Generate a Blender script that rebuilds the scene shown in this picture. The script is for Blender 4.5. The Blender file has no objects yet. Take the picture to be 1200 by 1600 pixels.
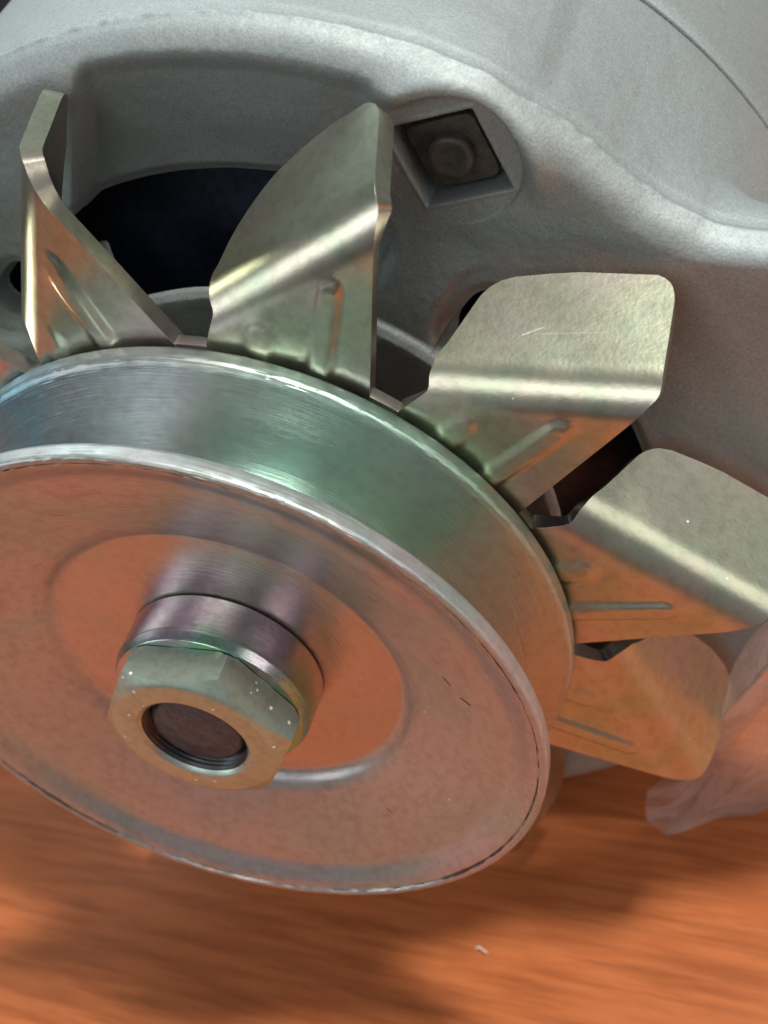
import bpy, math, random
import numpy as np
from mathutils import Vector, Matrix, noise
random.seed(7)
MM = 0.001
AX = 61.0                      # height of the shaft axis above the table, mm
scene = bpy.context.scene
col = scene.collection

# ------------------------------------------------------------------ camera
# axis frame: x right, y = along the shaft into the machine, z up ; mm from the centre of the pulley's front rim
CAMC = np.array([-18.044355, 20.109750, 142.719405])
N_ = np.array([0.26380411, -0.70660669, 0.65659301])
U_ = np.array([-0.26343136, -0.70760652, -0.65566525])
R_ = np.array([0.92790695, 0.0, -0.37281188])
cp = -np.array([CAMC @ R_, CAMC @ N_, CAMC @ U_])
cam_d = bpy.data.cameras.new('camera')
cam = bpy.data.objects.new('camera', cam_d); col.objects.link(cam)
xr = Vector((R_[0], N_[0], U_[0])); yd = Vector((R_[1], N_[1], U_[1])); zf = Vector((R_[2], N_[2], U_[2]))
m3 = Matrix((xr, -yd, -zf)).transposed()
cam.matrix_world = Matrix.Translation(Vector((cp[0], cp[1], cp[2] + AX)) * MM) @ m3.to_4x4()
cam_d.sensor_fit = 'VERTICAL'; cam_d.sensor_height = 36.0; cam_d.sensor_width = 27.0
cam_d.lens = 36.0 * 2200 / 1600
cam_d.clip_start = 0.005; cam_d.clip_end = 20
cam_d.dof.use_dof = True
cam_d.dof.focus_distance = 0.130
cam_d.dof.aperture_fstop = cam_d.lens / 1.35
scene.camera = cam

# ------------------------------------------------------------------ world, lamps, exposure
world = bpy.data.worlds.new("World"); scene.world = world
world.use_nodes = True
world.node_tree.nodes['Background'].inputs[0].default_value = (0.86, 0.95, 1.0, 1)
world.node_tree.nodes['Background'].inputs[1].default_value = 0.155
scene.view_settings.view_transform = 'Standard'
scene.view_settings.look = 'None'
scene.view_settings.exposure = 0.03

def lamp(name, loc, target, sx, sy, watts, colr):
    d = bpy.data.lights.new(name, 'AREA'); d.shape = 'RECTANGLE'
    d.size = sx; d.size_y = sy; d.energy = watts; d.color = colr
    o = bpy.data.objects.new(name, d); col.objects.link(o)
    o.location = loc
    o.rotation_euler = (Vector(target) - Vector(loc)).to_track_quat('-Z', 'Y').to_euler()
    return o
lamp('ceiling_or_fill_lamp', (0.56, 0.08, 1.45), (0, 0, 0), 0.14, 0.22, 22, (1.0, 0.96, 0.87))
lamp('ceiling_or_fill_lamp', (-0.10, -1.05, 0.85), (0, 0, 0), 0.60, 0.55, 2.6, (0.98, 0.98, 0.93))
lamp('ceiling_or_fill_lamp', (-1.00, -0.75, 0.50), (0, 0, 0), 0.45, 0.50, 2.0, (0.94, 0.98, 0.97))
lamp('ceiling_or_fill_lamp', (1.05, -0.30, 0.62), (0, 0, 0.05), 0.65, 0.60, 1.8, (1.0, 0.95, 0.86))  # added soft fill for the right-hand blade and housing, no known source
lamp('ceiling_or_fill_lamp', (-0.60, 0.80, 0.95), (0, 0, 0), 0.60, 0.35, 4.2, (0.84, 0.97, 0.98))

# ------------------------------------------------------------------ helpers
def mesh_obj(name, verts, faces, mat=None, parent=None, smooth=True, angle=35, loc=(0, 0, 0)):
    me = bpy.data.meshes.new(name)
    v = np.asarray(verts, dtype=np.float64) * MM
    if isinstance(faces, np.ndarray) and faces.ndim == 2:
        k = faces.shape[1]; nf = len(faces)
        me.vertices.add(len(v)); me.vertices.foreach_set('co', v.astype(np.float32).ravel())
        me.loops.add(nf * k); me.loops.foreach_set('vertex_index', faces.astype(np.int32).ravel())
        me.polygons.add(nf); me.polygons.foreach_set('loop_start', np.arange(0, nf * k, k, dtype=np.int32))
        me.update(calc_edges=True)
    else:
        me.from_pydata([tuple(p) for p in v], [], [tuple(int(i) for i in f) for f in faces])
        me.update()
    if smooth:
        me.polygons.foreach_set('use_smooth', [True] * len(me.polygons))
        if angle < 179:
            me.set_sharp_from_angle(angle=math.radians(angle))
    if mat: me.materials.append(mat)
    o = bpy.data.objects.new(name, me); col.objects.link(o)
    if parent is not None: o.parent = parent
    o.location = Vector(loc) * MM
    return o

def tag(o, label, cat, group=None):
    o['label'] = label; o['category'] = cat
    if group: o['group'] = group

def polar(r, deg, y=0.0):
    a = math.radians(deg); return (r * math.sin(a), y, r * math.cos(a))

def lathe(prof, seg=360, closed=True, jitter=None):
    """profile of (r, y) revolved about the shaft (y axis)"""
    n = len(prof); th = np.linspace(0, 2 * np.pi, seg, endpoint=False)
    V = np.zeros((seg, n, 3))
    for j, (r, y) in enumerate(prof):
        rr = np.full(seg, float(r)); yy = np.full(seg, float(y))
        if jitter and j in jitter:
            a = jitter[j]
            for i in range(seg):
                p = Vector((math.cos(th[i]) * 35 , math.sin(th[i]) * 35 , j * 3.1))
                k = noise.noise(p * .3) * .5 + noise.noise(p * .8) * .5
                rr[i] += a * k; yy[i] += a * noise.noise(p * .6 + Vector((9, 9, 9)))
        V[:, j, 0] = rr * np.sin(th); V[:, j, 1] = yy; V[:, j, 2] = rr * np.cos(th)
    F = []
    jm = n if closed else n - 1
    i = np.arange(seg); i2 = (i + 1) % seg
    for j in range(jm):
        k = (j + 1) % n
        F.append(np.stack([i * n + j, i * n + k, i2 * n + k, i2 * n + j], 1))
    return V.reshape(-1, 3), np.concatenate(F)

def rounded(pts, rad, steps=4, closed=True):
    """round the corners of a 2D polyline; rad may be a list"""
    out = []; n = len(pts)
    for i, p in enumerate(pts):
        r = rad[i] if isinstance(rad, (list, tuple)) else rad
        if r <= 0 or (not closed and i in (0, n - 1)):
            out.append(tuple(p)); continue
        a = np.array(pts[i - 1], float); b = np.array(p, float); c = np.array(pts[(i + 1) % n], float)
        d1 = a - b; d2 = c - b; l1 = np.linalg.norm(d1); l2 = np.linalg.norm(d2)
        r = min(r, l1 * .48, l2 * .48)
        p1 = b + d1 / l1 * r; p2 = b + d2 / l2 * r
        for k in range(steps + 1):
            t = k / steps
            out.append(tuple((1 - t) ** 2 * p1 + 2 * t * (1 - t) * b + t * t * p2))
    return out

def resample(pts, step):
    out = [pts[0]]
    for a, b in zip(pts[:-1], pts[1:]):
        L = math.hypot(b[0] - a[0], b[1] - a[1]); k = max(1, int(math.ceil(L / step)))
        for i in range(1, k + 1):
            out.append((a[0] + (b[0] - a[0]) * i / k, a[1] + (b[1] - a[1]) * i / k))
    return out

# ------------------------------------------------------------------ materials
class NT:
    def __init__(self, name):
        self.m = bpy.data.materials.new(name); self.m.use_nodes = True
        self.t = self.m.node_tree; self.b = self.t.nodes['Principled BSDF']
        self.tc = self.t.nodes.new('ShaderNodeTexCoord')
    def n(self, typ, **kw):
        nd = self.t.nodes.new(typ)
        for k, v in kw.items():
            if k in nd.inputs.keys() if isinstance(k, str) else False:
                self.put(nd.inputs[k], v)
            else:
                setattr(nd, k, v)
        return nd
    def put(self, inp, v):
        if isinstance(v, bpy.types.NodeSocket): self.t.links.new(v, inp)
        else: inp.default_value = v
    def obj(self): return self.tc.outputs['Object']
    def math(self, op, a, b=None, clamp=False):
        nd = self.t.nodes.new('ShaderNodeMath'); nd.operation = op; nd.use_clamp = clamp
        self.put(nd.inputs[0], a)
        if b is not None: self.put(nd.inputs[1], b)
        return nd.outputs[0]
    def noise(self, vec, scale, detail=3, rough=.5, out='Fac'):
        nd = self.t.nodes.new('ShaderNodeTexNoise')
        nd.inputs['Scale'].default_value = scale; nd.inputs['Detail'].default_value = detail
        nd.inputs['Roughness'].default_value = rough
        self.t.links.new(vec, nd.inputs['Vector']); return nd.outputs[out]
    def ramp(self, fac, stops):
        nd = self.t.nodes.new('ShaderNodeValToRGB'); e = nd.color_ramp.elements
        while len(e) < len(stops): e.new(.5)
        for el, (p, c) in zip(e, stops):
            el.position = p; el.color = (c[0], c[1], c[2], 1) if not isinstance(c, (int, float)) else (c, c, c, 1)
        self.t.links.new(fac, nd.inputs[0]); return nd.outputs[0]
    def mix(self, fac, a, b, blend='MIX'):
        nd = self.t.nodes.new('ShaderNodeMix'); nd.data_type = 'RGBA'; nd.blend_type = blend
        self.put(nd.inputs[0], fac)
        self.put(nd.inputs[6], a if isinstance(a, bpy.types.NodeSocket) else (*a, 1))
        self.put(nd.inputs[7], b if isinstance(b, bpy.types.NodeSocket) else (*b, 1))
        return nd.outputs[2]
    def bump(self, h, strength, dist, normal=None):
        nd = self.t.nodes.new('ShaderNodeBump')
        nd.inputs['Strength'].default_value = strength; nd.inputs['Distance'].default_value = dist
        self.t.links.new(h, nd.inputs['Height'])
        if normal is not None: self.t.links.new(normal, nd.inputs['Normal'])
        return nd.outputs[0]
    def xyz(self, v=None):
        nd = self.t.nodes.new('ShaderNodeSeparateXYZ'); self.t.links.new(v or self.obj(), nd.inputs[0]); return nd.outputs
    def comb(self, x, y, z):
        nd = self.t.nodes.new('ShaderNodeCombineXYZ')
        for i, v in enumerate((x, y, z)): self.put(nd.inputs[i], v)
        return nd.outputs[0]
    def set(self, **kw):
        for k, v in kw.items(): self.put(self.b.inputs[k.replace('_', ' ')], v)

def zinc(name, tint=(0.70, 0.68, 0.60), rough=.27, turned=False, film=True, hue=0.35, speck=.0, scratch=None, film_nm=(300, 430), pal=None, psc=48, sax=None, spr=.17, metal=1.0, inner=False, angular=None):
    """yellow-passivated zinc plate: metal under a thin clear film of uneven thickness"""
    M = NT(name); o = M.obj()
    big = M.noise(o, 55, 2, .5)
    fine = M.noise(o, 900, 4, .6)
    pat = M.ramp(M.noise(o, psc, 1.2, .5), pal or [(.28, (.70, .50, .55)), (.38, (.62, .60, .60)), (.50, (.40, .58, .48)), (.58, (.38, .58, .62)), (.70, (.60, .54, .66))])
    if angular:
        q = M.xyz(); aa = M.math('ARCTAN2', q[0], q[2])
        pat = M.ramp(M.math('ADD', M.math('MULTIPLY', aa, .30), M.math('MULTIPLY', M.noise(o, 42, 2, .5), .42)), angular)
    c = M.mix(hue, tint, pat)
    c = M.mix(M.math('MULTIPLY', M.ramp(fine, [(.35, 1.0), (.55, 0.0)]), .28), c, (.30, .28, .24))
    if speck > 0:
        v = M.t.nodes.new('ShaderNodeTexVoronoi'); v.inputs['Scale'].default_value = 900
        M.t.links.new(o, v.inputs['Vector'])
        near = M.math('LESS_THAN', v.outputs['Distance'], spr)
        pick = M.math('GREATER_THAN', M.xyz(v.outputs['Color'])[0], 1 - speck)
        sp = M.math('MULTIPLY', near, pick)
        c = M.mix(sp, c, (.9, .9, .85))
        M.set(Metallic=M.math('MULTIPLY', M.math('SUBTRACT', 1.0, sp), metal))
    else:
        M.set(Metallic=metal)
    hgt = fine
    rg = M.math('ADD', M.math('MULTIPLY', big, .16), rough - .08)
    if turned:
        s = M.xyz(); rr = M.math('SQRT', M.math('ADD', M.math('MULTIPLY', s[0], s[0]), M.math('MULTIPLY', s[2], s[2])))
        an = M.math('ARCTAN2', s[0], s[2])
        v = M.comb(M.math('MULTIPLY', rr, 4200), M.math('MULTIPLY', s[1], 4200), M.math('MULTIPLY', an, 2.5))
        st = M.noise(v, 1.0, 4, .65)
        v2 = M.comb(M.math('MULTIPLY', rr, 1300), M.math('MULTIPLY', s[1], 1300), M.math('MULTIPLY', an, 9))
        st2 = M.noise(v2, 1.0, 3, .6)
        c = M.mix(M.math('MULTIPLY', M.ramp(st2, [(.52, 0.0), (.7, 1.0)]), .30), c, (.34, .32, .29))
        nrm = M.bump(st, .6, .00006)
        nrm = M.bump(fine, .12, .00006, nrm)
        edge = M.math('MULTIPLY', M.math('LESS_THAN', M.math('ABSOLUTE', M.math('SUBTRACT', rr, .03408)), M.math('MULTIPLY', M.ramp(M.noise(o, 70, 5, .75), [(.44, 0.), (.66, 1.)]), .00024)), M.math('LESS_THAN', s[1], .001))
        c = M.mix(M.math('MULTIPLY', edge, .85), c, (.07, .06, .05))
        rg = M.math('ADD', rg, M.math('MULTIPLY', M.math('GREATER_THAN', rr, .0343), .14))
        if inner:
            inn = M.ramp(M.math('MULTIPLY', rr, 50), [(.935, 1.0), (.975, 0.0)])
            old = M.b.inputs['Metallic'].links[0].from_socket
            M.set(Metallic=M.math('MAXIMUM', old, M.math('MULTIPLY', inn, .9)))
            c = M.mix(M.math('MULTIPLY', inn, .35), c, (.80, .56, .48))  # warm tint paints the table's orange reflection into the hollow floor
        M.set(Anisotropic=.45)
        tg = M.t.nodes.new('ShaderNodeTangent'); tg.direction_type = 'RADIAL'; tg.axis = 'Y'
        M.t.links.new(tg.outputs[0], M.b.inputs['Tangent'])
    else:
        nrm = M.bump(fine, .2, .00006)
        nrm = M.bump(M.noise(o, 2600, 2, .5), .22, .00004, nrm)
    if scratch:
        s = M.xyz()
        if sax is not None:
            s = (M.math('ADD', M.math('MULTIPLY', s[0], sax[0]), M.math('MULTIPLY', s[2], sax[1])), s[1], s[1])
        for (x0, z0, x1, z1, w, amt) in scratch:
            dx, dz = x1 - x0, z1 - z0; L = math.hypot(dx, dz); dx /= L; dz /= L
            px = M.math('SUBTRACT', s[0], x0 * MM); pz = M.math('SUBTRACT', s[2], z0 * MM)
            al = M.math('ADD', M.math('MULTIPLY', px, dx), M.math('MULTIPLY', pz, dz))
            ac = M.math('ABSOLUTE', M.math('SUBTRACT', M.math('MULTIPLY', px, dz), M.math('MULTIPLY', pz, dx)))
            k = M.math('MULTIPLY', M.math('MULTIPLY', M.math('GREATER_THAN', al, 0), M.math('LESS_THAN', al, L * MM)), M.math('LESS_THAN', ac, w * MM))
            c = M.mix(M.math('MULTIPLY', k, abs(amt)), c, (.98, .98, .95) if amt > 0 else (.08, .06, .05))
    M.set(Base_Color=c, Roughness=rg, Normal=nrm)
    if film:
        th = M.math('ADD', M.math('MULTIPLY', M.noise(o, 60, 2, .5), film_nm[1] - film_nm[0]), film_nm[0])
        try:
            M.put(M.b.inputs['Thin Film Thickness'], th); M.b.inputs['Thin Film IOR'].default_value = 1.42
        except Exception as e:
            print('no film', e)
    return M.m

def cast_alu(name, base=(.50, .53, .53), metal=.75, rough=.5):
    M = NT(name); o = M.obj()
    f1 = M.noise(o, 1500, 4, .65); f2 = M.noise(o, 4200, 3, .6); big = M.noise(o, 60, 3, .55)
    c = M.mix(M.ramp(f2, [(.35, .0), (.7, 1.0)]), tuple(x * .86 for x in base), tuple(min(1, x * 1.12) for x in base))
    c = M.mix(M.math('MULTIPLY', M.ramp(big, [(.45, 0.), (.75, 1.)]), .22), c, (.40, .43, .47))
    c = M.mix(M.math('MULTIPLY', M.ramp(M.noise(o, 1100, 4, .7), [(.62, 0.), (.68, 1.)]), .35), c, (.26, .28, .29))
    c = M.mix(M.math('MULTIPLY', M.ramp(M.noise(o, 1900, 3, .7), [(.66, 0.), (.72, 1.)]), .5), c, (.70, .73, .72))
    n = M.bump(f1, .35, .0001); n = M.bump(f2, .5, .00006, n)
    M.set(Base_Color=c, Metallic=metal, Roughness=M.math('ADD', M.math('MULTIPLY', f1, .2), rough - .1), Normal=n)
    return M.m

def plain_metal(name, base, rough, metal=1.0, ns=900, bump=.3):
    M = NT(name); o = M.obj(); f = M.noise(o, ns, 4, .65)
    c = M.mix(M.ramp(f, [(.3, 0.), (.7, 1.)]), tuple(x * .6 for x in base), tuple(min(1, x * 1.25) for x in base))
    M.set(Base_Color=c, Metallic=metal, Roughness=rough, Normal=M.bump(f, bump, .0001))
    return M.m

def wood():
    M = NT('wood_laminate'); o = M.obj()
    mp = M.t.nodes.new('ShaderNodeMapping'); mp.inputs['Rotation'].default_value = (0, 0, math.radians(5))
    M.t.links.new(o, mp.inputs[0]); p = mp.outputs[0]
    s = M.xyz(p)
    wob = M.noise(p, 9, 2, .5)
    v = M.comb(M.math('MULTIPLY', s[0], 75), M.math('ADD', M.math('MULTIPLY', s[1], 520), M.math('MULTIPLY', wob, 7)), s[2])
    g = M.noise(v, 1.0, 5, .6)
    v2 = M.comb(M.math('MULTIPLY', s[0], 38), M.math('MULTIPLY', s[1], 560), s[2])
    g2 = M.noise(v2, 1.0, 3, .6)
    c = M.ramp(g, [(.30, (.44, .118, .036)), (.46, (.51, .148, .049)), (.60, (.55, .166, .058)), (.75, (.47, .130, .041))])
    c = M.mix(M.math('MULTIPLY', M.ramp(g2, [(.35, 1.), (.55, 0.)]), .55), c, (.27, .068, .020))
    M.set(Base_Color=c, Roughness=.42, Normal=M.bump(g2, .12, .0001))
    M.b.inputs['Specular IOR Level'].default_value = .4
    return M.m

def film_mat():
    M = NT('clear_plastic_film'); o = M.obj()
    f = M.noise(o, 120, 4, .6)
    t = M.t
    tr = t.nodes.new('ShaderNodeBsdfTransparent'); tr.inputs[0].default_value = (.96, .95, .96, 1)
    M.set(Base_Color=(.95, .94, .96, 1), Roughness=.14, Normal=M.bump(f, .8, .0015))
    M.b.inputs['Transmission Weight'].default_value = 0.0
    tl = t.nodes.new('ShaderNodeBsdfTranslucent'); tl.inputs[0].default_value = (.8, .74, .76, 1)
    m0 = t.nodes.new('ShaderNodeMixShader'); m0.inputs[0].default_value = .5
    t.links.new(M.b.outputs[0], m0.inputs[1]); t.links.new(tl.outputs[0], m0.inputs[2])
    lw = t.nodes.new('ShaderNodeLayerWeight'); lw.inputs[0].default_value = .35
    fac = M.math('ADD', M.math('MULTIPLY', M.math('POWER', lw.outputs['Facing'], 1.5), .9), .13, clamp=True)
    mx = t.nodes.new('ShaderNodeMixShader')
    t.links.new(fac, mx.inputs[0]); t.links.new(tr.outputs[0], mx.inputs[1]); t.links.new(m0.outputs[0], mx.inputs[2])
    t.links.new(mx.outputs[0], t.nodes['Material Output'].inputs['Surface'])
    return M.m

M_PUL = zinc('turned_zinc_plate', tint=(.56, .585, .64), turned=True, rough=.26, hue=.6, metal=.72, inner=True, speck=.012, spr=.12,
             scratch=[(25.2, 2.75, 25.75, 1.6, .10, -.9), (26.4, .05, 27.35, -.7, .14, -.9), (12.6, -21.2, 13.3, -21.8, .08, -.7), (-8, 24.6, -7.2, 24.4, .07, -.6)],
             pal=[(.28, (.66, .50, .54)), (.38, (.60, .58, .58)), (.46, (.46, .58, .54)), (.54, (.58, .58, .54)), (.64, (.64, .55, .52)), (.74, (.57, .56, .58))])
FAN_ARGS = dict(tint=(.63, .61, .55), rough=.29, metal=.95, hue=.5, psc=75, speck=.02,
             pal=[(.30, (.70, .50, .50)), (.40, (.66, .58, .50)), (.50, (.58, .62, .40)), (.58, (.44, .58, .36)), (.70, (.68, .60, .44))])
FAN_ARGS['spr'] = .11
M_FAN = zinc('passivated_zinc_plate', **FAN_ARGS)
_A = np.array([39 * math.sin(math.radians(-17)), 39 * math.cos(math.radians(-17))]); _e = np.array([0, 53.5]) - _A; _e /= np.linalg.norm(_e)
_o = float(_A @ _e)
M_FANS = zinc('scratched_zinc_plate', sax=tuple(_e), scratch=[(_o + 7.1, 21.3, _o + 8.95, 22.2, .085, .95), (_o + 8.3, 21.5, _o + 14.6, 22.0, .03, .6)], **FAN_ARGS)
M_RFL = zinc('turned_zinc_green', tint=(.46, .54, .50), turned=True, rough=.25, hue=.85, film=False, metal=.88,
             angular=[(.02, (.30, .58, .74)), (.10, (.48, .52, .58)), (.22, (.50, .56, .54)), (.33, (.36, .56, .50)), (.45, (.34, .54, .38)), (.56, (.46, .52, .40)), (.72, (.56, .52, .42))], speck=.02, spr=.13,  # tones by angle: plating colours plus a reflection painted in as pale blue
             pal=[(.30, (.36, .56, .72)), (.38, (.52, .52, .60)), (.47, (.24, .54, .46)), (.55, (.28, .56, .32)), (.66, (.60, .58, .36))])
M_NUT = zinc('zinc_plated_nut', rough=.36, hue=.25, tint=(.60, .74, .64), speck=.22, metal=.85)
M_SPC = zinc('turned_zinc_spacer', turned=True, rough=.2, hue=.85, tint=(.66, .70, .68), psc=130,
             pal=[(.32, (.66, .50, .68)), (.44, (.62, .66, .66)), (.52, (.34, .62, .54)), (.58, (.28, .60, .34)), (.70, (.60, .54, .64))])
M_HOU = cast_alu('cast_aluminium', base=(.45, .505, .52), metal=.74, rough=.66)
M_STEEL = plain_metal('dark_steel', (.055, .062, .08), .5)
M_BORE = plain_metal('shaded_thread_steel', (.09, .09, .10), .4, metal=.8)  # kept dark to paint in the shade of the threaded bore
M_SHAFT = plain_metal('shaft_end_steel', (.11, .112, .135), .45, metal=.35, ns=1600)
M_BOLT = plain_metal('dull_bronze_steel', (.12, .118, .11), .55, metal=.6)
M_DARK = plain_metal('dark_varnished_core', (.045, .06, .11), .35, metal=0.4)
M_LAM = plain_metal('laminated_core_steel', (.42, .44, .44), .5)
M_WOOD = wood()
M_FILM = film_mat()

# ------------------------------------------------------------------ table
def build_table():
    t = 22.0
    x0, x1, y0, y1 = -420, 520, -190, 330
    out = rounded([(x0, y0), (x1, y0), (x1, y1), (x0, y1)], 12, 6)
    rings = []
    for inset, z in ((1.5, 0.0), (.5, -.4), (0, -1.5), (0, -t + 1), (1, -t)):
        cx, cy = (x0 + x1) / 2, (y0 + y1) / 2
        sx = 1 - 2 * inset / (x1 - x0); sy = 1 - 2 * inset / (y1 - y0)
        rings.append([(cx + (x - cx) * sx, cy + (y - cy) * sy, z) for x, y in out])
    n = len(out); V = [p for r in rings for p in r]; F = [list(range(n)), list(range((len(rings) - 1) * n, len(rings) * n))[::-1]]
    for k in range(len(rings) - 1):
        for i in range(n):
            j = (i + 1) % n; F.append([k * n + i, (k + 1) * n + i, (k + 1) * n + j, k * n + j])
    o = mesh_obj('table_top', V, F, M_WOOD)
    tag(o, 'orange-brown wood grain table top under the alternator', 'table')
build_table()
def build_floor():
    s = 6000
    M = NT('floor_dark'); f = M.noise(M.obj(), 6, 4, .6)
    M.set(Base_Color=M.mix(f, (.045, .035, .03), (.08, .06, .052)), Roughness=.5)
    o = mesh_obj('floor', [(-s, -s, -740), (s, -s, -740), (s, s, -740), (-s, s, -740)], [(0, 1, 2, 3)], M.m)
    o['kind'] = 'structure'
build_floor()

# ------------------------------------------------------------------ alternator root
alt = bpy.data.objects.new('alternator', None); col.objects.link(alt)
alt.empty_display_size = .03
tag(alt, 'grey cast aluminium alternator with zinc-plated pulley and fan on the table', 'alternator')
AXL = (0, 0, AX)

# ---- front housing: cast bracket, one height sheet in polar form, traced features at their real radii
def ss(a, b, x):
    t = np.clip((x - a) / (b - a), 0, 1); return t * t * (3 - 2 * t)
ROPEN = (30.95, 40.9)
OPEN = [(-43, -31), (-25, 29), (46, 98), (115, 150), (168, 212), (230, 268)]
def sector_sdf(r, deg, a0, a1, r0, r1, rc):
    d = (deg - (a0 + a1) / 2 + 180) % 360 - 180
    px = np.abs(d) * math.pi / 180 * 37 - (a1 - a0) / 2 * math.pi / 180 * 37 + rc
    py = np.abs(r - (r0 + r1) / 2) - (r1 - r0) / 2 + rc
    return np.hypot(np.maximum(px, 0), np.maximum(py, 0)) + np.minimum(np.maximum(px, py), 0) - rc
def vnoise(x, z, sc, seed=0):
    rng = np.random.RandomState(seed); g = rng.rand(64, 64)
    X = x * sc + 1000.3; Z = z * sc + 1000.7
    xi = np.floor(X).astype(int); zi = np.floor(Z).astype(int); fx = X - xi; fz = Z - zi
    fx = fx * fx * (3 - 2 * fx); fz = fz * fz * (3 - 2 * fz)
    a = g[xi % 64, zi % 64]; b = g[(xi + 1) % 64, zi % 64]; c = g[xi % 64, (zi + 1) % 64]; d = g[(xi + 1) % 64, (zi + 1) % 64]
    return (a * (1 - fx) + b * fx) * (1 - fz) + (c * (1 - fx) + d * fx) * fz - .5
PADR, PADA = 50.7, 34.6
def build_housing():
    deg = np.concatenate([np.arange(-50, 112, .14), np.arange(112, 310, 1.2)])
    a = np.radians(deg)
    Re = np.interp(deg, [-50, -15, -5, 2, 9, 17, 25, 31.5, 34.7, 39, 42, 48, 52, 57, 60, 112, 310],
                        [57.3, 57.3, 57.6, 57.9, 58.2, 58.4, 58.4, 59.1, 59.2, 58.5, 58.3, 57.6, 57.7, 58.6, 59.0, 58.6, 57.3])
    k = np.exp(-np.linspace(-3, 3, 43) ** 2); k /= k.sum()
    Re = np.convolve(np.pad(Re, 21, mode='edge'), k, 'valid')
    dd = (deg - 84 + 180) % 360 - 180
    lug = 24 * ss(27, 6, np.abs(dd)) + 2.0 * ss(32, 18, np.abs(dd))
    dl = (deg - 263 + 180) % 360 - 180
    lug = lug + 14 * ss(20, 5, np.abs(dl))
    Re = Re + lug
    fw = 3.3
    base = np.concatenate([np.arange(9, 29.5, 1.0), np.arange(29.5, 46, .16), np.arange(46, 60.001, .17)])
    t = (base - 9) / (60 - 9)
    D, T = np.meshgrid(deg, t, indexing='ij')
    A = np.radians(D); RE = Re[:, None] * np.ones_like(T)
    # radial coordinate: real radii up to 52, stretched beyond to reach the local outline
    r0 = 9 + T * 51
    r = np.where(r0 <= 50, r0, 50 + (r0 - 50) / 10 * (RE - .04 - 50))
    x = r * np.sin(A); z = r * np.cos(A)
    # land
    s = 30.6 + (54 - np.clip(r, 33, 54)) / 20 * .9
    s = s - .5 * ss(50, 56, r) - .9 * ss(46, 32, r)
    # broad soft fillet to the rim
    q = np.clip((r - (RE - fw)) / fw, 0, 1)
    s = s + 2.9 * (1 - np.sqrt(np.clip(1 - q * q, 0, 1)))
    # funnel-shaped recess over the upper window
    lx = (x + 4.5) * .909 - (z - 54.1) * (-.0) 
    side = (x - (-4.3 - (54.1 - z) * .52)) * .91
    in1 = ss(-.3, 1.4, side) * ss(29.5, 26.5, D) 
    cone = .8 + np.clip(55.6 - r, 0, 16) / 14.5 * 2.6
    s = s + in1 * cone * ss(56.3, 53.4, r) * ss(30, 36, r)
    # lower edge fillet towards openings
    sd = np.full_like(r, 99.); so = np.full_like(r, 99.)
    for (a0, a1) in OPEN:
        small = a0 == -43
        sd = np.minimum(sd, sector_sdf(r, D, a0, a1, 36.4 if small else ROPEN[0], ROPEN[1], 2.2 if small else 3.6))
        so = np.minimum(so, sector_sdf(r, D, a0, a1, 36.4 if small else 24, ROPEN[1], 2.2 if small else 3.6))
    s = s + .7 * ss(1.6, .2, so) * ss(32, 34, r)
    # bearing boss
    bossr = 31.5
    bs = 28.3 + .9 * (1 - np.sqrt(np.clip(1 - np.clip((r - (bossr - 1.1)) / 1.1, 0, 1) ** 2, 0, 1)))
    bs = bs - .12 * ss(29.2, 29.6, r) * ss(30.9, 30.5, r)
    bs = bs + 1.2 * ss(20.5, 20.0, r)
    kk = np.where(sd < 0, ss(bossr - .02, bossr + 1.5, r), np.clip((r - bossr + .4) / (1.9 + 11 * ss(.5, 3.5, sd)), 0, 1)); kk = kk * kk * (3 - 2 * kk)
    s = bs * (1 - kk) + s * kk
    # spot face and square pocket round the through bolt
    pa = math.radians(PADA); cx, cz = PADR * math.sin(pa), PADR * math.cos(pa)
    er = (x - cx) * math.sin(pa) + (z - cz) * math.cos(pa); et = (x - cx) * math.cos(pa) - (z - cz) * math.sin(pa)
    dp = np.hypot(er, et) - 6.75
    m = ss(.14, -.14, dp)
    s = s - 1.0 * np.exp(-((dp - 1.2) / 1.5) ** 2) * ss(50.5, 55, r)
    s = s * (1 - m) + (31.15 + .02 * er) * m
    er2 = er + .1
    dq = (np.abs(et + .1) / 6.1 + np.abs(er2) / 5.35 - 1) * 4.05
    s = s + 3.3 * ss(.18, -.22, dq) - .10 * np.exp(-((dq - .35) / .22) ** 2)
    # opening walls
    s = s + 3.0 * ss(.2, -.45, so) * ss(31.35, 32.2, r)
    # casting unevenness
    s = s + .10 * vnoise(x, z, .35, 1) + .05 * vnoise(x, z, 1.3, 2) + .022 * vnoise(x, z, 4, 3)
    V1 = np.stack([x, s, z], -1)
    # lateral wall
    s_edge = s[:, -1]
    sl = np.concatenate([[0.0, .12, .28, .45, .7, 1.0], np.arange(1.6, 17.3, .45), [17.6, 18.2, 18.7, 19.1, 19.4]])
    S = s_edge[:, None] + 0.25 + sl[None, :] * ((60.0 - s_edge - .25) / 19.4)[:, None]
    D2, _ = np.meshgrid(deg, sl, indexing='ij')
    f = (S - s_edge[:, None]) / (60 - s_edge[:, None])
    RB = Re[:, None] - lug[:, None]
    r2 = RB + (58.2 - RB) * f
    lugf = ss(44.5, 35.5, S)
    r2 = r2 + lug[:, None] * lugf
    bulge = .4 * ss(16, 28, D2) * ss(40.5, 37.5, D2) * ss(0.02, .3, f)
    r2 = r2 + bulge
    r2 = r2 - .7 * ss(59.2, 60, S) ** 2
    # flash line at the parting edge
    wob = vnoise(deg[:, None] * .9, S * 0, 1.0, 5) + .5
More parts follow.
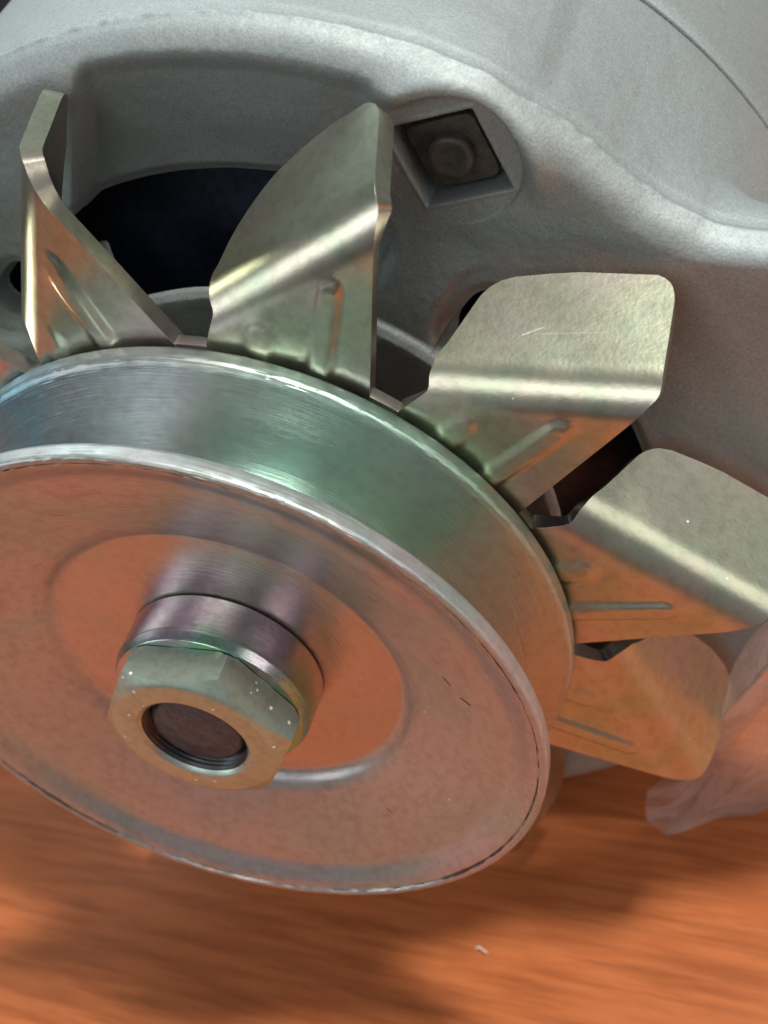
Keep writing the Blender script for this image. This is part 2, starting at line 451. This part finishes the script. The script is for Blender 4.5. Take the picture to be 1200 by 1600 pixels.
    r2 = r2 + .26 * np.exp(-((sl[None, :] - .28) / .25) ** 2) * (wob + .3) - .32 * np.exp(-((sl[None, :] - .95) / .3) ** 2)
    A2 = np.radians(D2)
    x2 = r2 * np.sin(A2); z2 = r2 * np.cos(A2)
    r2n = .09 * vnoise(D2, S, .4, 7) + .04 * vnoise(D2 , S * 1.0, 1.4, 8)
    x2 = x2 + r2n * np.sin(A2); z2 = z2 + r2n * np.cos(A2)
    V2 = np.stack([x2, S, z2], -1)
    # inner return at the back rim
    rb = r2[:, -1]
    V3 = []
    for (rr, yy) in ((rb - .6, 60.1), (rb - 4, 60.1), (np.full_like(rb, 52), 40), (np.full_like(rb, 52), 39.2)):
        V3.append(np.stack([rr * np.sin(a), np.full_like(a, yy), rr * np.cos(a)], -1))
    V3 = np.stack(V3, 1)
    V = np.concatenate([V1, V2, V3], 1)
    nd, nv, _ = V.shape
    i = np.arange(nd)[:, None]; j = np.arange(nv - 1)[None, :]; i2 = (i + 1) % nd
    F = np.stack([i * nv + j + 0 * i, i * nv + j + 1, i2 * nv + j + 1, i2 * nv + j + 0 * i], -1)
    # cut the openings through
    keep = np.ones((nd, nv - 1), bool)
    cut = sd < -.42
    c4 = cut[:, :-1] & cut[:, 1:] & np.roll(cut, -1, 0)[:, :-1] & np.roll(cut, -1, 0)[:, 1:]
    keep[:, :cut.shape[1] - 1] &= ~c4
    F = F[keep]
    o = mesh_obj('housing', V.reshape(-1, 3), F, M_HOU, alt, angle=180, loc=AXL)
    return o
housing = build_housing()

def add_lathe(name, prof, mat, parent, seg=240, closed=True, jitter=None, angle=35, loc=None):
    V, F = lathe(prof, seg, closed, jitter)
    return mesh_obj(name, V, F, mat, parent, angle=angle, loc=AXL if loc is None else loc)

# stator, rear cover, inner rotor
add_lathe('stator_core', rounded([(56.6, 59.9), (56.6, 61), (56.6, 76), (50, 76), (50, 59.9)], .1, 2), M_LAM, alt)
add_lathe('rear_housing', rounded([(57.9, 60.9), (58.3, 62.2), (59.2, 95), (54, 104), (12, 106), (12, 100), (46, 98), (50, 90), (50, 76.3), (56.7, 76.3), (56.7, 60.9)], [.3, .6, 1.5, 3, 4, 1, 1, 1, 1, .3, .2], 4), M_HOU, alt)
rotor = add_lathe('rotor', rounded([(9, 44), (28, 43), (33, 44.5), (44, 47), (44, 60), (9, 60)], 1.2, 3), M_DARK, alt)
def coil_end():
    V = []; F = []; nb = 36
    for k in range(nb):
        a0 = k * 360 / nb
        for (r, y, w) in ((42.5, 40.2, 3.6), (51.0, 41.2, 4.0), (51.3, 50.0, 4.0), (42.6, 50, 3.6)):
            for sg in (-1, 1):
                V.append(polar(r, a0 + sg * w, y))
        b = k * 8
        F += [(b, b + 1, b + 3, b + 2), (b + 2, b + 3, b + 5, b + 4), (b + 6, b + 7, b + 1, b), (b, b + 2, b + 4, b + 6), (b + 1, b + 7, b + 5, b + 3)]
    return mesh_obj('winding', V, F, M_DARK, alt, smooth=False, loc=AXL)
coil_end()

# through bolt with its square nut
pc = polar(PADR, PADA); BL = (pc[0], 0, AX + pc[2])
def square_nut():
    sp = []
    h1, h2 = 5.1, 4.55
    pts = rounded([(0, h2), (h1, 0), (0, -h2), (-h1, 0)], [1.0, 1.6, 1.9, 1.2], 6)
    pa = math.radians(PADA); V = []; F = []; n = len(pts)
    for sc, y in ((1, 34.6), (1, 32.55), (.965, 32.25), (.93, 32.2), (.46, 32.2), (.46, 34.6)):
        for (t, r) in pts:
            V.append(((t * math.cos(pa) + r * math.sin(pa)) * sc, y, (-t * math.sin(pa) + r * math.cos(pa)) * sc))
    for k in range(5):
        for i in range(n):
            j = (i + 1) % n; F.append((k * n + i, (k + 1) * n + i, (k + 1) * n + j, k * n + j))
    return mesh_obj('square_nut', V, F, M_BOLT, alt, loc=BL, angle=30)
square_nut()
V, F = lathe([(0.02, 31.0), (1.3, 31.0), (1.55, 30.88), (1.8, 30.88), (2.05, 31.05), (2.15, 31.4), (2.1, 36), (.02, 36)], 48, False)
mesh_obj('through_bolt', V, F, M_BOLT, alt, loc=BL, angle=50)

# ---- fan
def fan():
    f = add_lathe('fan', rounded([(9.2, 16.05), (34.45, 16.05), (34.45, 17.45), (9.2, 17.45)], .15, 2), M_FAN, alt, seg=300)
    f2 = add_lathe('fan_spacer', rounded([(8.5, 17.6), (15, 17.6), (15, 27.9), (8.5, 27.9)], .4, 2), M_STEEL, alt, seg=96)
    return f
fan_o = fan()
TH = 1.9
def blade_mesh(seed=0, dphi=0.0, dA=0.0, push=.5, dR=0.0, diag=False, dH=0.0, lean=False):
    A = np.array([39 * math.sin(math.radians(-17 + dA)), 39 * math.cos(math.radians(-17 + dA))])
    B = np.array([0.0, 53.5])
    e = (B - A); L = np.linalg.norm(e); e /= L
    m = np.array([-e[1], e[0]])
    if m @ (-A) > 0: m = -m                    # m points outward from the shaft
    A = A + m * push
    def loc(r, d):
        p = np.array([r * math.sin(math.radians(d)), r * math.cos(math.radians(d))]) - A; return (p @ e, p @ m)
    # outline in sheet coordinates (t along the fold, w across it)
    rl = loc(33.9, -19.3 + dA); rr = loc(32.5, 8.6 + dR); rb = loc(31.5, -6)
    bend = math.radians(70 + dphi); rad = 5.0; arc = rad * bend
    # fold starts w=-a0 on the petal side; the virtual corner lies at w=0
    a0 = rad * math.tan(bend / 2)
    flw = -a0 + arc                               # sheet coordinate where the flat flange starts
    H = 12.7 + dH - a0 + flw                            # flange tip in sheet coordinate
    k = flw - a0
    left = [rr, rl, (-.6, -.9), (-.75, .3), (-.2, 2.4), (.5, 4.5 + k), (2.9, 10.2 + k), (4.6, 11.6 + k), (7.5, 12.1 + k), (12, H - .15)]
    k += dH
    if diag: left = [rr, rl, (-.6, -.9), (-.7, .3), (0, 2.6), (.6, 4.0 + k), (2.1, 6.5 + k), (4.4, 8.9 + k), (7.3, 10.9 + k), (11.5, 12.2 + k), (15, H - .15)]
    right = [rr, (L - .1, -.3), (L, .6), (L + .1, 6.0 + k), (L + .15, 10.4 + k), (L - .35, 11.8 + k), (L - 1.4, 12.5 + k), (L - 3.2, 12.68 + k), (12, H - .15)]
    if lean: right = [rr, (L - .2, -.3), (L, .5), (L - .9, 6.0 + k), (L - 2.3, 10.6 + k), (L - 3.6, 11.9 + k), (L - 5.4, 12.4 + k), (15, H - .15)]
    left = rounded(left, [0, .8, .6, .6, 1, 1, 1.6, 1, 1.2, 1.2, 0][:len(left) - 1] + [0], 4, False); right = rounded(right, [0] + [.8] * (len(right) - 2) + [0], 4, False)
    def interp(side, w):
        s_ = sorted(side, key=lambda p: p[1]); return np.interp(w, [p[1] for p in s_], [p[0] for p in s_])
    wmin, wmax = rr[1] + .02, H - .15
    ws = np.concatenate([np.arange(wmin, -a0 - .2, .5), np.linspace(-a0 - .2, flw + .2, 16), np.arange(flw + .6, wmax - .1, .45), [wmax - .06]])
    nt = 56
    tl = interp(left, ws); tr = interp(right, ws)
    Tt = tl[:, None] + (tr - tl)[:, None] * np.linspace(0, 1, nt)[None, :]
    W = ws[:, None] * np.ones_like(Tt)
    # folded position and normal (n = pointing to the front/outside of the sheet)
    ang_ = np.clip((W + a0) / rad, 0, bend)
    # in fold plane: p (along m), q (into +y)
    p = np.where(W < -a0, W, np.where(W < flw, -a0 + rad * np.sin(ang_), -a0 + rad * math.sin(bend) + (W - flw) * math.cos(bend)))
    q = np.where(W < -a0, 0, np.where(W < flw, rad * (1 - np.cos(ang_)), rad * (1 - math.cos(bend)) + (W - flw) * math.sin(bend)))
    # slight S-curve of the flange tip
    nq = -np.cos(ang_); npm = np.sin(ang_)
    # ribs pressed into the petal: (raised to the front)
    X = A[0] + Tt * e[0] + p * m[0]; Z = A[1] + Tt * e[1] + p * m[1]
    rr_ = 0
    def rib(r0, d0, r1, d1, wd, hgt):
        a_ = np.array([r0 * math.sin(math.radians(d0)), r0 * math.cos(math.radians(d0))]); b_ = np.array([r1 * math.sin(math.radians(d1)), r1 * math.cos(math.radians(d1))])
        d_ = b_ - a_; LL = np.linalg.norm(d_); d_ /= LL
        al = (X - a_[0]) * d_[0] + (Z - a_[1]) * d_[1]; ac = (X - a_[0]) * d_[1] - (Z - a_[1]) * d_[0]
        dist = np.hypot(np.maximum(np.maximum(-al, al - LL), 0), ac)
        return hgt * ss(wd, wd * .5, dist)
    flat = ss(-a0 + 1.2, -a0 - 1.0, W)
    off = (rib(31, -.3, 44.2, -2.5, 1.35, .42) + rib(31, -10.2, 37.3, -10.6, 1.6, .34)) * flat
    off = off + .06 * (vnoise(X, Z + q, .22, 11 + seed))
    Y = 16 + q + nq * off; X = X + m[0] * npm * off; Z = Z + m[1] * npm * off
    Fr = np.stack([X, Y, Z], -1)
    nrm = np.stack([m[0] * npm, nq, m[1] * npm], -1)
    Bk = Fr - nrm * TH
    nw = len(ws); V = np.concatenate([Fr.reshape(-1, 3), Bk.reshape(-1, 3)]); N = nw * nt
    Fc = []
    for i in range(nw - 1):
        for j in range(nt - 1):
            a_ = i * nt + j
            Fc.append((a_, a_ + nt, a_ + nt + 1, a_ + 1)); Fc.append((N + a_, N + a_ + 1, N + a_ + nt + 1, N + a_ + nt))
    loop = [i * nt for i in range(nw)] + [(nw - 1) * nt + j for j in range(1, nt)] + [i * nt + nt - 1 for i in range(nw - 2, -1, -1)] + [j for j in range(nt - 2, 0, -1)]
    for a_, b_ in zip(loop, loop[1:] + loop[:1]): Fc.append((a_, N + a_, N + b_, b_))
    return V, np.array(Fc)
angs = [-4.0, 30.7, 61.8, 94.0, 125.6, 161, 190, 218, 246, 272, 300, 329.0]
kinds = [1, 3, 5, 2, 4, 0, 0, 0, 0, 0, 0, 0]
protos = [None] * 6
params = [dict(), dict(seed=3, dphi=9, dR=3.6, dA=3.0, dH=1.1), dict(seed=5, dA=-2.2), dict(seed=8, diag=True), dict(seed=9, dA=-2.6, diag=True, lean=True), dict(seed=12)]
for k, a in enumerate(angs):
    kd = kinds[k]
    if protos[kd] is None:
        V, F = blade_mesh(**params[kd])
        o = mesh_obj('blade', V, F, M_FANS if kd == 5 else M_FAN, fan_o, angle=40); protos[kd] = o
        bv = o.modifiers.new('edge', 'BEVEL'); bv.width = .00022; bv.segments = 2; bv.limit_method = 'ANGLE'; bv.angle_limit = math.radians(50)
    else:
        o = protos[kd].copy(); col.objects.link(o); o.parent = fan_o
    o.rotation_euler = (0, math.radians(a), 0)

# ---- pulley
front = [(8, 6.5), (18.4, 6.52), (18.9, 6.50), (19.5, 6.2), (20.2, 5.55), (21.2, 5.0), (26, 3.35), (29, 2.4),
         (30.4, 2.05), (31.3, 1.75), (32.2, 1.22), (33.1, .66), (33.95, .27), (34.1, .34), (34.22, .10), (34.6, 0.0), (34.9, .12), (35.0, .38), (35.0, 1.6), (34.85, 1.95), (34.5, 2.2), (33.2, 2.9), (31, 4.4), (28, 6.0), (25.6, 7.2), (25, 7.8), (25, 8.6), (24, 8.6), (11, 12.9), (8, 12.9)]
prof = []
def densify(pr, idx_keep_sharp=(), step=.8):
    return resample(pr, step)
pr1 = rounded(front, [0.1 if i == 0 else .35 for i in range(len(front))], 3)
jit = {}
for i, (r, y) in enumerate(pr1):
    if r > 33.9 and y < .5: jit[i] = .05
    elif r > 34.4 and y < 2.3: jit[i] = .02
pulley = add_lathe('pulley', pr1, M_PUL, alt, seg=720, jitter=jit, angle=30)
rear = [(25, 8.65), (25, 9.6), (25.6, 10.2), (33.8, 12.75), (34.5, 13.0), (34.9, 13.35), (35.0, 13.8), (35.0, 14.9), (34.7, 15.3), (30, 15.3), (12, 15.3), (8, 15.3), (8, 13.0), (24, 8.9)]
pr2 = rounded(rear, [.1, .4, .5, .6, .3, .25, .25, .25, .2, .1, .1, .1, .1, .1], 3)
jit = {i: .05 for i, (r, y) in enumerate(pr2) if r > 34.2}
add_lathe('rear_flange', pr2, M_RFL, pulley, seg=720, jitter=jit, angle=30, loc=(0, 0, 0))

# ---- spacer, nut, shaft
add_lathe('spacer_collar', rounded([(10.0, .80), (10.52, 1.9), (10.52, 6.28), (10.3, 6.40), (7, 6.40), (7, .80)], [.12, .2, .12, .1, 0, 0], 3), M_SPC, alt, seg=200)
def hex_nut():
    Rc = 10.35; apo = Rc * math.cos(math.radians(30)); V = []; F = []
    seg = 180; rings = []
    th = [33.4 + i * 360 / seg for i in range(seg)]
    def hexr(t, rmax):
        d = (t - 33.4) % 60 - 30; return min(apo / math.cos(math.radians(d)), rmax)
    # chamfer cone: r = 8.46 at y=-3.75 growing backwards
    def cone_y(r): return -3.75 + (r - 8.46) * .62
    def add(fn): rings.append([fn(t) for t in th])
    for q in range(5):
        add(lambda t, q=q: polar(5.35, t, -1.0 - q * .5)); add(lambda t, q=q: polar(5.62, t, -1.25 - q * .5))
    add(lambda t: polar(5.62, t, -3.35)); add(lambda t: polar(5.95, t, -3.68)); add(lambda t: polar(6.1, t, -3.76))
    add(lambda t: polar(8.3, t, -3.76)); add(lambda t: polar(8.5, t, -3.70))
    for k in (.33, .66, 1.0):
        add(lambda t, k=k: (lambda r: polar(r, t, cone_y(r)))(8.5 + (hexr(t, 99) - .0 - 8.5) * k) )
    for y in (-1.6, -.4, .35): add(lambda t, y=y: polar(hexr(t, 99), t, y))
    add(lambda t: polar(min(hexr(t, 99), 9.8), t, .72)); add(lambda t: polar(9.0, t, .76)); add(lambda t: polar(5.4, t, .76)); add(lambda t: polar(5.35, t, -1.0))
    n = seg
    for r in rings: V += r
    for k in range(len(rings) - 1):
        for i in range(n):
            j = (i + 1) % n; F.append((k * n + i, (k + 1) * n + i, (k + 1) * n + j, k * n + j))
    o = mesh_obj('hex_nut', V, F, M_NUT, alt, loc=AXL, angle=22)
    o.data.materials.append(M_BORE)
    for p in o.data.polygons:
        if p.index < 10 * n: p.material_index = 1
    return o
hex_nut()
add_lathe('shaft', [(0.02, -2.62), (1.3, -2.62), (1.5, -2.70), (2.6, -2.72), (2.7, -2.66), (4.3, -2.70), (4.6, -2.62), (4.8, -2.45), (5.05, -1.9), (5.3, -1.6), (5.1, -1.2), (5.3, -.8), (5.3, -.1), (5.3, 30), (8.4, 30), (8.4, 60), (.02, 60)], M_SHAFT, alt, seg=96, closed=False)

# ------------------------------------------------------------------ crumb
bm_v = []
def crumb():
    M = NT('clear_crumb'); M.set(Base_Color=(.85, .8, .75, 1), Roughness=.15)
    V = []; F = []; n = 14; cl = []
    for i in range(n):
        t = i / (n - 1); x = t * 1.7; z = .35 + .28 * abs(math.sin(t * 2 * math.pi)); y = .25 * math.sin(t * 5)
        rr = .10 + .05 * math.sin(t * math.pi)
        for k in range(6):
            a = k * math.pi / 3; V.append((x, y + rr * math.cos(a), z + rr * math.sin(a) - .15))
    for i in range(n - 1):
        for k in range(6):
            F.append((i * 6 + k, i * 6 + (k + 1) % 6, (i + 1) * 6 + (k + 1) % 6, (i + 1) * 6 + k))
    F += [tuple(range(6)), tuple(range((n - 1) * 6, n * 6))]
    o = mesh_obj('plastic_crumb', V, F, M.m, loc=(12.6, 8.6, .05)); tag(o, 'tiny shiny plastic crumb on the bare wood in front of the pulley', 'crumb')
crumb()

# ------------------------------------------------------------------ plastic bag (crumpled film by the fan's lower right)
def unproj(px, py, y):
    """point at axial distance y seen at a photo pixel -> table frame, mm (used once to size the bag)"""
    d = np.array([(px - 600) / 2200, (py - 800) / 2200, 1.0])
    tt = ((CAMC @ N_) + y) / (d @ N_); X = d * tt - CAMC
    return np.array([X @ R_, X @ N_, X @ U_ + AX])
def bag():
    rows = [
        [(1058, 1314, 30), (1120, 1294, 31), (1190, 1268, 33), (1290, 1225, 36), (1420, 1175, 40)],
        [(1040, 1308, 26), (1082, 1286, 26), (1160, 1215, 24), (1260, 1115, 24), (1420, 980, 26)],
        [(1014, 1292, 30), (1066, 1270, 29), (1140, 1175, 29), (1240, 1060, 30), (1420, 900, 32)],
        [(1008, 1262, 25), (1062, 1246, 25), (1118, 1140, 23), (1222, 1015, 22), (1420, 850, 24)],
        [(1012, 1236, 30), (1070, 1215, 29), (1128, 1080, 28), (1200, 985, 27), (1420, 790, 28)],
        [(1052, 1210, 34), (1096, 1180, 33), (1145, 1040, 31), (1215, 950, 31), (1420, 760, 34)],
    ]
    P = np.array([[unproj(*q) for q in r] for r in rows])
    for r in P: r[:, 2] = np.maximum(r[:, 2], .6)
    n1, n2 = 90, 120
    def cr(P_, t):
        n = P_.shape[0]; i = min(int(t * (n - 1)), n - 2); f = t * (n - 1) - i
        p0 = P_[max(i - 1, 0)]; p1 = P_[i]; p2 = P_[i + 1]; p3 = P_[min(i + 2, n - 1)]
        return .5 * ((2 * p1) + (-p0 + p2) * f + (2 * p0 - 5 * p1 + 4 * p2 - p3) * f * f + (-p0 + 3 * p1 - 3 * p2 + p3) * f ** 3)
    ext = [(1750, 1060, 52), (1750, 860, 34), (1750, 760, 44), (1750, 620, 30), (1750, 560, 40), (1750, 520, 46)]
    P = np.concatenate([P, np.array([[unproj(*q)] for q in ext])], 1)
    P[:, :, 2] = np.maximum(P[:, :, 2], .6)
    V = []
    for i in range(n1):
        g = i / (n1 - 1) * (len(P) - 1); gi = min(int(g), len(P) - 2); gf = g - gi
        row = .95 * (P[gi] * (1 - gf) + P[gi + 1] * gf) + .05 * cr(P, i / (n1 - 1))
        for j in range(n2):
            p = cr(row, j / (n2 - 1))
            q = Vector(p) * .10
            w = abs(noise.noise(q + Vector((4, 1, 2)))) * 1.0 + abs(noise.noise(q * 2.3)) * 1.1
            p = p + np.array([.2, -1.0, .3]) * (w - .5)
            p[2] = max(p[2], .3); V.append(p)
    F = [(i * n2 + j, (i + 1) * n2 + j, (i + 1) * n2 + j + 1, i * n2 + j + 1) for i in range(n1 - 1) for j in range(n2 - 1)]
    V = np.array(V); base = np.array([60, 35, 0.])
    o = mesh_obj('plastic_bag', V - base, F, M_FILM, angle=180, loc=base)
    tag(o, 'crumpled clear plastic bag beside the lower right fan blades', 'plastic bag')
bag()
